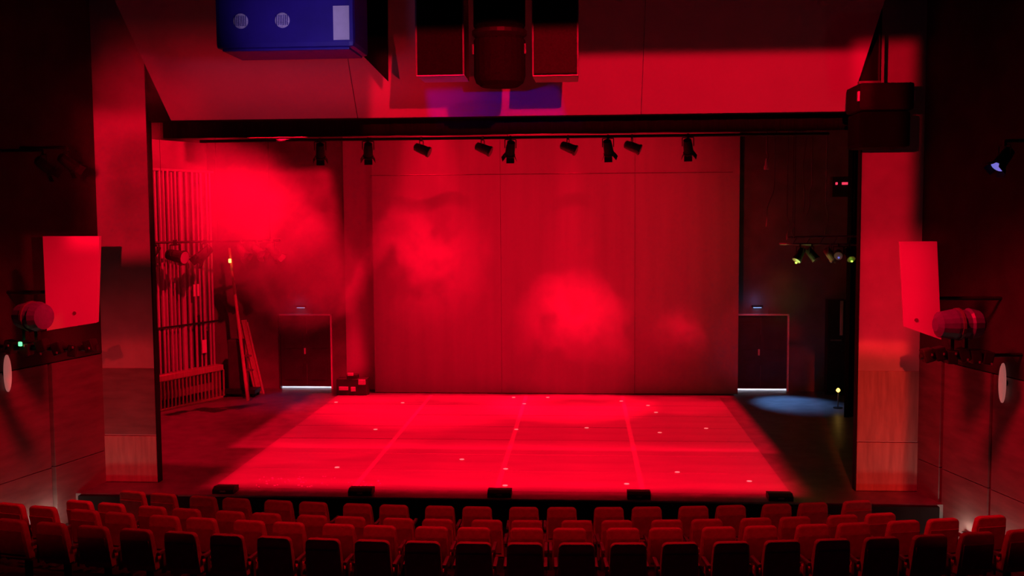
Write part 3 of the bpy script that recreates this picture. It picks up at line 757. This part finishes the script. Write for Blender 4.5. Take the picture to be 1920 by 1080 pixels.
# ------------------------------------------------------------------ loudspeaker cluster over the audience
CY = 12.6
for xa, xb, lab, edge in ((780, 871, 'dark tapered loudspeaker at the left of the hanging cluster', 1), (998, 1085, 'dark red lit loudspeaker at the right of the hanging cluster', 1)):
    pl_, pr_ = at(xa, 141, Y=CY), at(xb, 141, Y=CY)
    zb = pl_.z; wd = pr_.x - pl_.x; h = 2.4
    o = thing('hanging_loudspeaker', lab, 'loudspeaker', ((pl_.x + pr_.x) / 2, CY, zb), 0, 'loudspeakers hanging over the stalls')
    bm = NB(); prism(bm, [(-wd / 2, 0, 0), (wd / 2, 0, 0), (wd / 2 * 0.96, 0.7, 0.0), (-wd / 2 * 0.96, 0.7, 0.0)], (0, 0, h)); obj('cabinet', bm, M_grille, o)
    bm = NB(); prism(bm, [(-wd / 2 + .005, 0.01, -0.012), (wd / 2 - .005, 0.01, -0.012), (wd / 2 * 0.95, 0.69, -0.012), (-wd / 2 * 0.95, 0.69, -0.012)], (0, 0, 0.02)); obj('lit_underside', bm, M_paper, o)  # pale plate puts the stage light under the cabinet into colour
    bm = NB(); box(bm, wd / 2 - 0.012, -0.008, h / 2, 0.022, 0.02, h); obj('corner_edge', bm, M_edge, o)
    bm = NB(); box(bm, -wd / 2 + 0.012, -0.008, h / 2, 0.022, 0.02, h); obj('corner_edge', bm, M_edge, o)
    bm = NB(); box(bm, 0, -0.008, h / 2, wd - 0.06, 0.015, h - 0.05); obj('grille', bm, M_grille if xa < 900 else M_grille_lit, o)
    bm = NB(); tube(bm, (0, 0.35, h), (0, 0.35, 9.9 - zb), 0.015); obj('suspension', bm, M_metal_black, o)
pl_, pr_ = at(886, 160, Y=CY - 0.3), at(984, 160, Y=CY - 0.3)
wd = pr_.x - pl_.x
o = thing('hanging_loudspeaker', 'rounded black loudspeaker at the middle of the hanging cluster', 'loudspeaker', ((pl_.x + pr_.x) / 2, CY - 0.1, pl_.z), 0, 'loudspeakers hanging over the stalls')
bm = NB(); lathe(bm, [(wd * .36, 0.0), (wd * .46, 0.05), (wd * .5, 0.14), (wd * .5, 0.62), (wd * .46, 0.66)], 24); obj('lower_drum', bm, M_grille, o)
bm = NB(); lathe(bm, [(wd * .46, 0.66), (wd * .53, 0.70), (wd * .53, 0.75), (wd * .46, 0.78)], 24); obj('band', bm, M_metal_black, o)
bm = NB(); lathe(bm, [(wd * .46, 0.78), (wd * .5, 0.82), (wd * .5, 1.7), (wd * .3, 1.8)], 24); obj('upper_drum', bm, M_grille, o)
for k in (-1, 1):
    bm = NB(); box(bm, k * wd * 0.5, -0.06, 0.5, 0.03, 0.05, 0.14, bevel=0.01); obj('side_latch', bm, M_edge, o)
bm = NB(); tube(bm, (0, 0, 1.75), (0, 0, 9.9 - pl_.z), 0.02); obj('suspension', bm, M_metal_black, o)

# big dark drum loudspeaker by the right pier
DY = 15.6
c0 = at(1646, 279, Y=DY); rr = (at(1697, 200, Y=DY).x - at(1596, 200, Y=DY).x) / 2
hh = at(1646, 160, Y=DY).z - c0.z
o = thing('drum_loudspeaker', 'bulky black loudspeaker hanging in front of the right pier top', 'loudspeaker', c0)
bm = NB(); box(bm, 0, 0, hh * 0.28, rr * 1.86, 0.8, hh * 0.56, bevel=0.06); obj('lower_cabinet', bm, M_groove, o)
bm = NB(); box(bm, 0, -0.03, hh * 0.78, rr * 2.0, 0.86, hh * 0.42, bevel=0.05); obj('upper_cabinet', bm, M_black_wall, o)
for k in (-1, 1):
    bm = NB(); box(bm, k * rr * 0.98, -0.4, hh * 0.79, 0.05, 0.08, 0.16, bevel=0.015); obj('side_latch', bm, M_frame, o)
bm = NB(); box(bm, -rr * 0.5, -0.2, hh + 0.02, rr * 0.8, 0.1, 0.05, bevel=0.01); obj('top_rail', bm, M_edge, o)
bm = NB(); tube(bm, (0, 0, hh), (0, 0, 9.9 - c0.z), 0.03); obj('suspension', bm, M_metal_black, o)
bm = NB(); g = at(1625, 90, Y=16.5)
box(bm, g.x, 16.45, 8.0, 0.30, 0.3, 2.6); tag(obj('black_duct', bm, M_black_wall), 'black vertical duct between the header boards and the pier', 'duct')

# blue-lit projector hanging close above the audience
QY = 8.6
a0 = at(404, 92, Y=QY); a1 = at(664, 92, Y=QY)
wd = a1.x - a0.x; hh = 0.95
o = thing('hanging_projector', 'blue lit equipment case with two round grilles and a pale sticker', 'projector', ((a0.x + a1.x) / 2, QY, a0.z))
bm = NB(); box(bm, 0, 0.35, hh / 2, wd, 0.7, hh, bevel=0.05); obj('case', bm, M_box, o)
pz0 = at(450, 40, Y=QY).z - a0.z
for px in (452, 530):
    bm = NB(); mt = Matrix.Translation((at(px, 40, Y=QY).x - o.location.x, -0.002, pz0)) @ Matrix.Rotation(R(90), 4, 'X')
    lathe(bm, [(0.075, 0.0), (0.075, 0.012), (0.06, 0.018)], 20, mt); g = obj('round_grille', bm, M_lilac, o)
    for k in range(-3, 4):
        bm = NB(); box(bm, mt.translation.x + k * 0.018, -0.022, pz0, 0.006, 0.008, 0.1); obj('grille_bar', bm, M_box, g)
sx0, sx1 = at(625, 40, Y=QY).x - o.location.x, at(655, 40, Y=QY).x - o.location.x
sz0, sz1 = at(640, 75, Y=QY).z - a0.z, at(640, 11, Y=QY).z - a0.z
bm = NB(); box(bm, (sx0 + sx1) / 2, -0.004, (sz0 + sz1) / 2, sx1 - sx0, 0.01, sz1 - sz0); obj('sticker', bm, M_paper, o)
bm = NB(); box(bm, 0, 0.34, -0.005, wd * 0.92, 0.6, 0.03, bevel=0.01); obj('base_tray', bm, M_box, o)
for k in (-1, 1):
    bm = NB(); tube(bm, (k * wd * 0.4, 0.35, hh), (k * wd * 0.4, 0.35, 9.9 - a0.z), 0.02); obj('suspension', bm, M_metal_black, o)
aim_shutter('projector_beam', (o.location.x + 0.35, QY + 0.75, a0.z - 0.02), at(935, 190, Y=16), 330, [at(800, 170, Y=16), at(1045, 170, Y=16), at(800, 225, Y=16), at(1045, 225, Y=16)], 0.012, (0.05, 0.0, 1.0), radius=0.01)
spot('projector_fill', (o.location.x + 1.0, QY - 2.4, a0.z - 0.5), (o.location.x + 0.22, QY, a0.z + 0.22), 115, 36, 0.9, (0.50, 0.34, 0.9), radius=0.05)  # unseen violet spot added to light the case front
# dark sheet added for the shadow triangle on the header boards
a = at(668, 60, Y=15.2); 
bm = NB(); prism(bm, [at(672, 96, Y=15.0), at(727, 152, Y=15.0), at(727, 60, Y=15.0) + Vector((0, 0, .6)), at(672, 60, Y=15.0) + Vector((0, 0, .6))], (0, 0.06, 0))
tag(obj('header_shade_sheet', bm, M_cloth_black), 'black pointed sheet added as shade in front of the header boards', 'cloth')

# ------------------------------------------------------------------ pale panels, booms and discs on the side walls
def side_rig(s):
    nm = 'left' if s < 0 else 'right'
    if s < 0:
        Yp = 14.2; quad = [(80, 443), (186, 443), (181, 605), (88, 620)]
    else:
        Yp = 14.2; quad = [(1686, 453), (1757, 453), (1765, 637), (1694, 612)]
    near = 0.0
    pts = [at(x, y, Y=Yp) for x, y in quad]
    c = sum(pts, Vector()) / 4
    o = thing('pale_loudspeaker', 'pale flat panel with a slanted lower edge on the %s side' % nm, 'panel', c, 0, 'pale panels on both sides')
    bm = NB(); prism(bm, [p - c for p in pts], (-s * -0.04, 0.16, 0)); obj('panel_face', bm, M_speaker_white, o)
    bm = NB(); box(bm, s * 0.1, 0.3, -0.2, 0.12, 0.3, 0.5, bevel=0.02); obj('bracket', bm, M_metal_black, o)
    bm = NB(); tube(bm, (s * 0.1, 0.4, -0.2), (s * (wall_x(Yp + 0.4) - abs(c.x) + 0.02), 0.4, -0.2), 0.03); obj('wall_arm', bm, M_metal_black, o)
    bm = NB(); mk = at(140 if s < 0 else 1718, 587 if s < 0 else 600, Y=Yp) - c
    tube(bm, mk + Vector((0, 0.005, 0)), mk + Vector((0, -0.01, 0)), 0.03, 10); obj('badge', bm, M_dado, o)
    # boom bar with fittings
    if s < 0: xa, xb, yb = 10, 183, 652
    else: xa, xb, yb = 1725, 1862, 668
    Yb = 13.9
    a = at(xa, yb, Y=Yb); b2 = at(xb, yb, Y=Yb)
    bo = thing('boom_bar', 'dark lighting bar with clamps under the %s pale panel' % nm, 'bar', ((a.x + b2.x) / 2, Yb, a.z), 0, 'lighting bars under the pale panels')
    hw = (b2.x - a.x) / 2
    bm = NB(); tube(bm, (-hw, 0, 0), (hw, 0, 0), 0.05, 10); obj('bar', bm, M_metal_black, bo)
    for k in range(6):
        x = -hw + 0.1 + k * (2 * hw - 0.2) / 5
        bm = NB(); box(bm, x, -0.02, random.uniform(-.04, .05), 0.15, 0.2, 0.2, Matrix.Rotation(random.uniform(-.4, .4), 3, 'Y'), bevel=0.02); obj('clamp', bm, M_metal_black, bo)
        bm = NB(); box(bm, x + 0.03, -0.14, -0.02 + random.uniform(-.08, .08), 0.025, 0.02, 0.035, bevel=0.006); obj('bolt', bm, M_edge, bo)
    outer = s * hw * 0.85
    bm = NB(); tube(bm, (s * hw * 0.5, 0.05, 0), (s * (wall_x(Yb + .2) - abs(bo.location.x) + 0.02), 0.2, 0), 0.03); obj('wall_arm', bm, M_metal_black, bo)
    if s < 0:
        g = at(38, 645, Y=Yb - 0.2) - bo.location
        bm = NB(); box(bm, g.x, g.y, g.z, 0.06, 0.03, 0.07, bevel=0.015); obj('status_light', bm, M_green, bo)
    # spotlight casing standing on the bar beside the panel
    if s < 0: cx, cy = 60, 593; 
    else: cx, cy = 1795, 608
    p = at(cx, cy, Y=Yb - 0.05)
    sp = thing('moving_light', 'pale pinkish spotlight casing beside the %s pale panel' % nm, 'lamp', p, 0, 'pinkish spotlights beside the pale panels')
    k = 0.27 if s < 0 else 0.34
    mt = Matrix.Rotation(R(90), 4, 'Y') @ Matrix.Rotation(R(18 if s < 0 else -8), 4, 'X')
    bm = NB(); lathe(bm, [(0.10, -k), (0.19, -k * .85), (0.23, -k * .2), (0.21, k * .4), (0.24, k * .5), (0.2, k * .95), (0.12, k)], 18, mt); obj('casing', bm, M_lamp_pink, sp)
    bm = NB(); lathe(bm, [(0.245, -0.02), (0.245, 0.02)], 18, mt); obj('band', bm, M_edge, sp)
    bm = NB(); box(bm, -s * 0.08, 0, -0.26, 0.05, 0.1, 0.24); obj('yoke_arm', bm, M_metal_black, sp)
    bm = NB(); box(bm, s * 0.12, 0, -0.26, 0.05, 0.1, 0.24); obj('yoke_arm', bm, M_metal_black, sp)
    bm = NB(); mt2 = mt @ Matrix.Translation((0, 0, s * k * 1.0)); lathe(bm, [(0.13, -0.03), (0.14, 0.03)], 16, mt2); obj('front_ring', bm, M_metal_black, sp)
    # disc lamp on the wall
    tx, ty_ = (13, 700) if s < 0 else (1881, 718)
    yd = min((12 + 0.01 * i for i in range(450)), key=lambda y: abs(at(tx, ty_, Y=y).x - s * (wall_x(y) - 0.05)))
    q = at(tx, ty_, Y=yd)
    dd = thing('wall_disc', 'pale round disc fixed on the %s side wall' % nm, 'wall lamp', q, 0, 'round discs on the side walls')
    nrm = Vector((-s, -SPL * 1.0, 0)).normalized()
    qm = nrm.to_track_quat('Z', 'Y').to_matrix().to_4x4()
    OVAL = Matrix.Diagonal((0.24, 1, 1, 1))
    bm = NB(); lathe(bm, [(0.31, 0.0), (0.31, 0.02), (0.28, 0.035), (0.1, 0.045)], 28, qm @ OVAL); obj('disc', bm, M_sconce, dd)
    bm = NB(); lathe(bm, [(0.05, -0.06), (0.05, 0.01)], 12, qm); obj('mount', bm, M_metal_black, dd)
    # low warm step light at the wall foot
    for yy, lab, e in ((15.2, 'small warm step light at the %s wall foot, nearest the stage' % nm, 7.0), (14.2, 'small warm step light at the %s wall foot, nearest the last seat row' % nm, 6.0)):
        st = thing('step_light', lab, 'step light', (s * (wall_x(yy) - 0.06), yy, -0.30), -s * math.atan(SPL) * -1, 'step lights at the foot of the side walls')
        bm = NB(); box(bm, 0, 0, 0, 0.06, 0.2, 0.09, bevel=0.01); obj('housing', bm, M_metal_black, st)
        bm = NB(); box(bm, -s * 0.03, 0, -0.01, 0.02, 0.16, 0.05, bevel=0.004); obj('diffuser', bm, M_warmbulb, st)
        point('step_glow', (s * (wall_x(yy) - 0.16), yy, -0.30), e, (1.0, 0.66, 0.52), 0.04)
side_rig(-1); side_rig(1)
# small high lamps far up on the side walls
for px, py, Yv, sz, lens, lab in ((1884, 268, 13.6, 0.8, M_bluelens, 'blue lit lamp high on the right side wall'), (82, 285, 14.6, 0.8, M_edge, 'dim lamp high on the left side wall, nearer the edge'),
                                  (125, 280, 15.0, 0.8, M_edge, 'dim lamp high on the left side wall, nearer the pier')):
    p = at(px, py, Y=Yv)
    s = 1 if px > 960 else -1
    sl = stage_lamp(p, (-s * .5, -.2 if s > 0 else .6, -.6), lab, None, sz, lens if s > 0 else M_lens)
    bm = NB(); tube(bm, (0, 0, 0.03), (s * (wall_x(Yv) - abs(p.x) + 0.02), 0, 0.03), 0.025); obj('wall_arm', bm, M_metal_black, sl)

# ------------------------------------------------------------------ smoke
def smoke(name, label, c, scale, rot, dens, nscale=1.6, warp=0.55, lo=0.35, hi=0.75, inner=0.15, seed=0.0, aniso=0.0):
    m = bpy.data.materials.new(name + '_volume'); m.use_nodes = True
    nt = m.node_tree; nt.nodes.clear()
    out = nt.nodes.new('ShaderNodeOutputMaterial')
    vs = nt.nodes.new('ShaderNodeVolumeScatter'); vs.inputs['Color'].default_value = (1, 1, 1, 1); vs.inputs['Anisotropy'].default_value = aniso
    nt.links.new(vs.outputs[0], out.inputs['Volume'])
    tc = nt.nodes.new('ShaderNodeTexCoord')
    # world-proportioned coordinates for the billows
    mp = nt.nodes.new('ShaderNodeMapping'); mp.inputs['Scale'].default_value = scale; mp.inputs['Location'].default_value = (seed, seed * 1.7, seed * .6)
    nt.links.new(tc.outputs['Object'], mp.inputs[0])
    n = nt.nodes.new('ShaderNodeTexNoise'); n.inputs['Scale'].default_value = nscale; n.inputs['Detail'].default_value = 4; n.inputs['Roughness'].default_value = 0.55
    nt.links.new(mp.outputs[0], n.inputs['Vector'])
    ln = nt.nodes.new('ShaderNodeVectorMath'); ln.operation = 'LENGTH'
    nt.links.new(tc.outputs['Object'], ln.inputs[0])
    wv = nt.nodes.new('ShaderNodeMath'); wv.operation = 'MULTIPLY_ADD'; wv.inputs[1].default_value = warp; wv.inputs[2].default_value = -warp * 0.5
    nt.links.new(n.outputs['Fac'], wv.inputs[0])
    ad = nt.nodes.new('ShaderNodeMath'); ad.operation = 'ADD'
    nt.links.new(ln.outputs['Value'], ad.inputs[0]); nt.links.new(wv.outputs[0], ad.inputs[1])
    env = nt.nodes.new('ShaderNodeMapRange'); env.interpolation_type = 'SMOOTHSTEP'
    env.inputs['From Min'].default_value = 0.97 - warp * 0.3; env.inputs['From Max'].default_value = inner; env.inputs['To Min'].default_value = 0; env.inputs['To Max'].default_value = 1
    nt.links.new(ad.outputs[0], env.inputs[0])
    bl = nt.nodes.new('ShaderNodeMapRange'); bl.interpolation_type = 'SMOOTHSTEP'
    bl.inputs['From Min'].default_value = lo; bl.inputs['From Max'].default_value = hi; bl.inputs['To Min'].default_value = 0.12; bl.inputs['To Max'].default_value = 1
    nt.links.new(n.outputs['Fac'], bl.inputs[0])
    mu = nt.nodes.new('ShaderNodeMath'); mu.operation = 'MULTIPLY'
    nt.links.new(env.outputs[0], mu.inputs[0]); nt.links.new(bl.outputs[0], mu.inputs[1])
    m3 = nt.nodes.new('ShaderNodeMath'); m3.operation = 'MULTIPLY'; m3.inputs[1].default_value = dens
    nt.links.new(mu.outputs[0], m3.inputs[0]); nt.links.new(m3.outputs[0], vs.inputs['Density'])
    bm = NB(); bmesh.ops.create_icosphere(bm, subdivisions=2, radius=1.0)
    o = obj('smoke_cloud', bm, m)
    o.location = c; o.scale = scale; o.rotation_euler = rot
    tag(o, label, 'smoke', 'stage smoke', 'stuff')
    return o
SMOKE = True
if SMOKE:
    a = at(330, 300, Y=18.6); c = at(590, 520, Y=21.0)
    def cloud(px0, py0, px1, py1, Y, thick, tilt, *args, **kw):
        p0 = at(px0, py0, Y=Y); p1 = at(px1, py1, Y=Y)
        cc = (p0 + p1) / 2
        return smoke('smoke', args[0], (cc.x, Y, cc.z), (abs(p1.x - p0.x) / 2, thick, abs(p1.z - p0.z) / 2), (0, R(tilt), 0), *args[1:], **kw)
    cloud(170, 235, 760, 615, 21.6, 1.4, 42, 'broad slanting red smoke plume in front of the tubes', 0.6, seed=1.0, inner=0.3, warp=0.5, nscale=0.8, lo=0.3, hi=0.62)
    cloud(400, 335, 730, 665, 24.9, 1.0, 30, 'lower red smoke drifting down towards the left double door', 3.0, seed=7.7, inner=0.25, warp=0.6, nscale=0.9, lo=0.25, hi=0.55)
    cloud(140, 170, 340, 510, 15.6, 0.7, 0, 'red smoke drifting in front of the left pier', 2.2, seed=4.0)
    cloud(110, -30, 420, 260, 14.8, 0.7, 25, 'thin red smoke wisp high beside the header boards', 1.4, seed=9.0)
    cloud(500, 240, 1090, 740, 25.2, 0.9, 40, 'red smoke puff in front of the backdrop left half', 2.0, seed=2.2, nscale=0.8, warp=1.5, lo=0.38, hi=0.62, inner=-0.1)
    cloud(840, 400, 1320, 800, 25.2, 0.9, 15, 'brightest red smoke puff at the backdrop middle', 2.8, seed=5.1, nscale=0.95, warp=1.4, lo=0.38, hi=0.62, inner=-0.1)
    cloud(1180, 540, 1390, 710, 25.4, 0.6, 0, 'small faint red smoke puff near the backdrop right end', 1.4, seed=3.3)
    cloud(1375, 465, 1555, 660, 23.0, 0.8, 0, 'dim greenish smoke around the wing truss lamps', 0.6, seed=6.0)
    p = at(1470, 540, Y=22.8); point('truss_glow', (p.x + 0.2, 22.0, p.z + 0.5), 9.0, (0.5, 0.75, 0.15), 0.05)
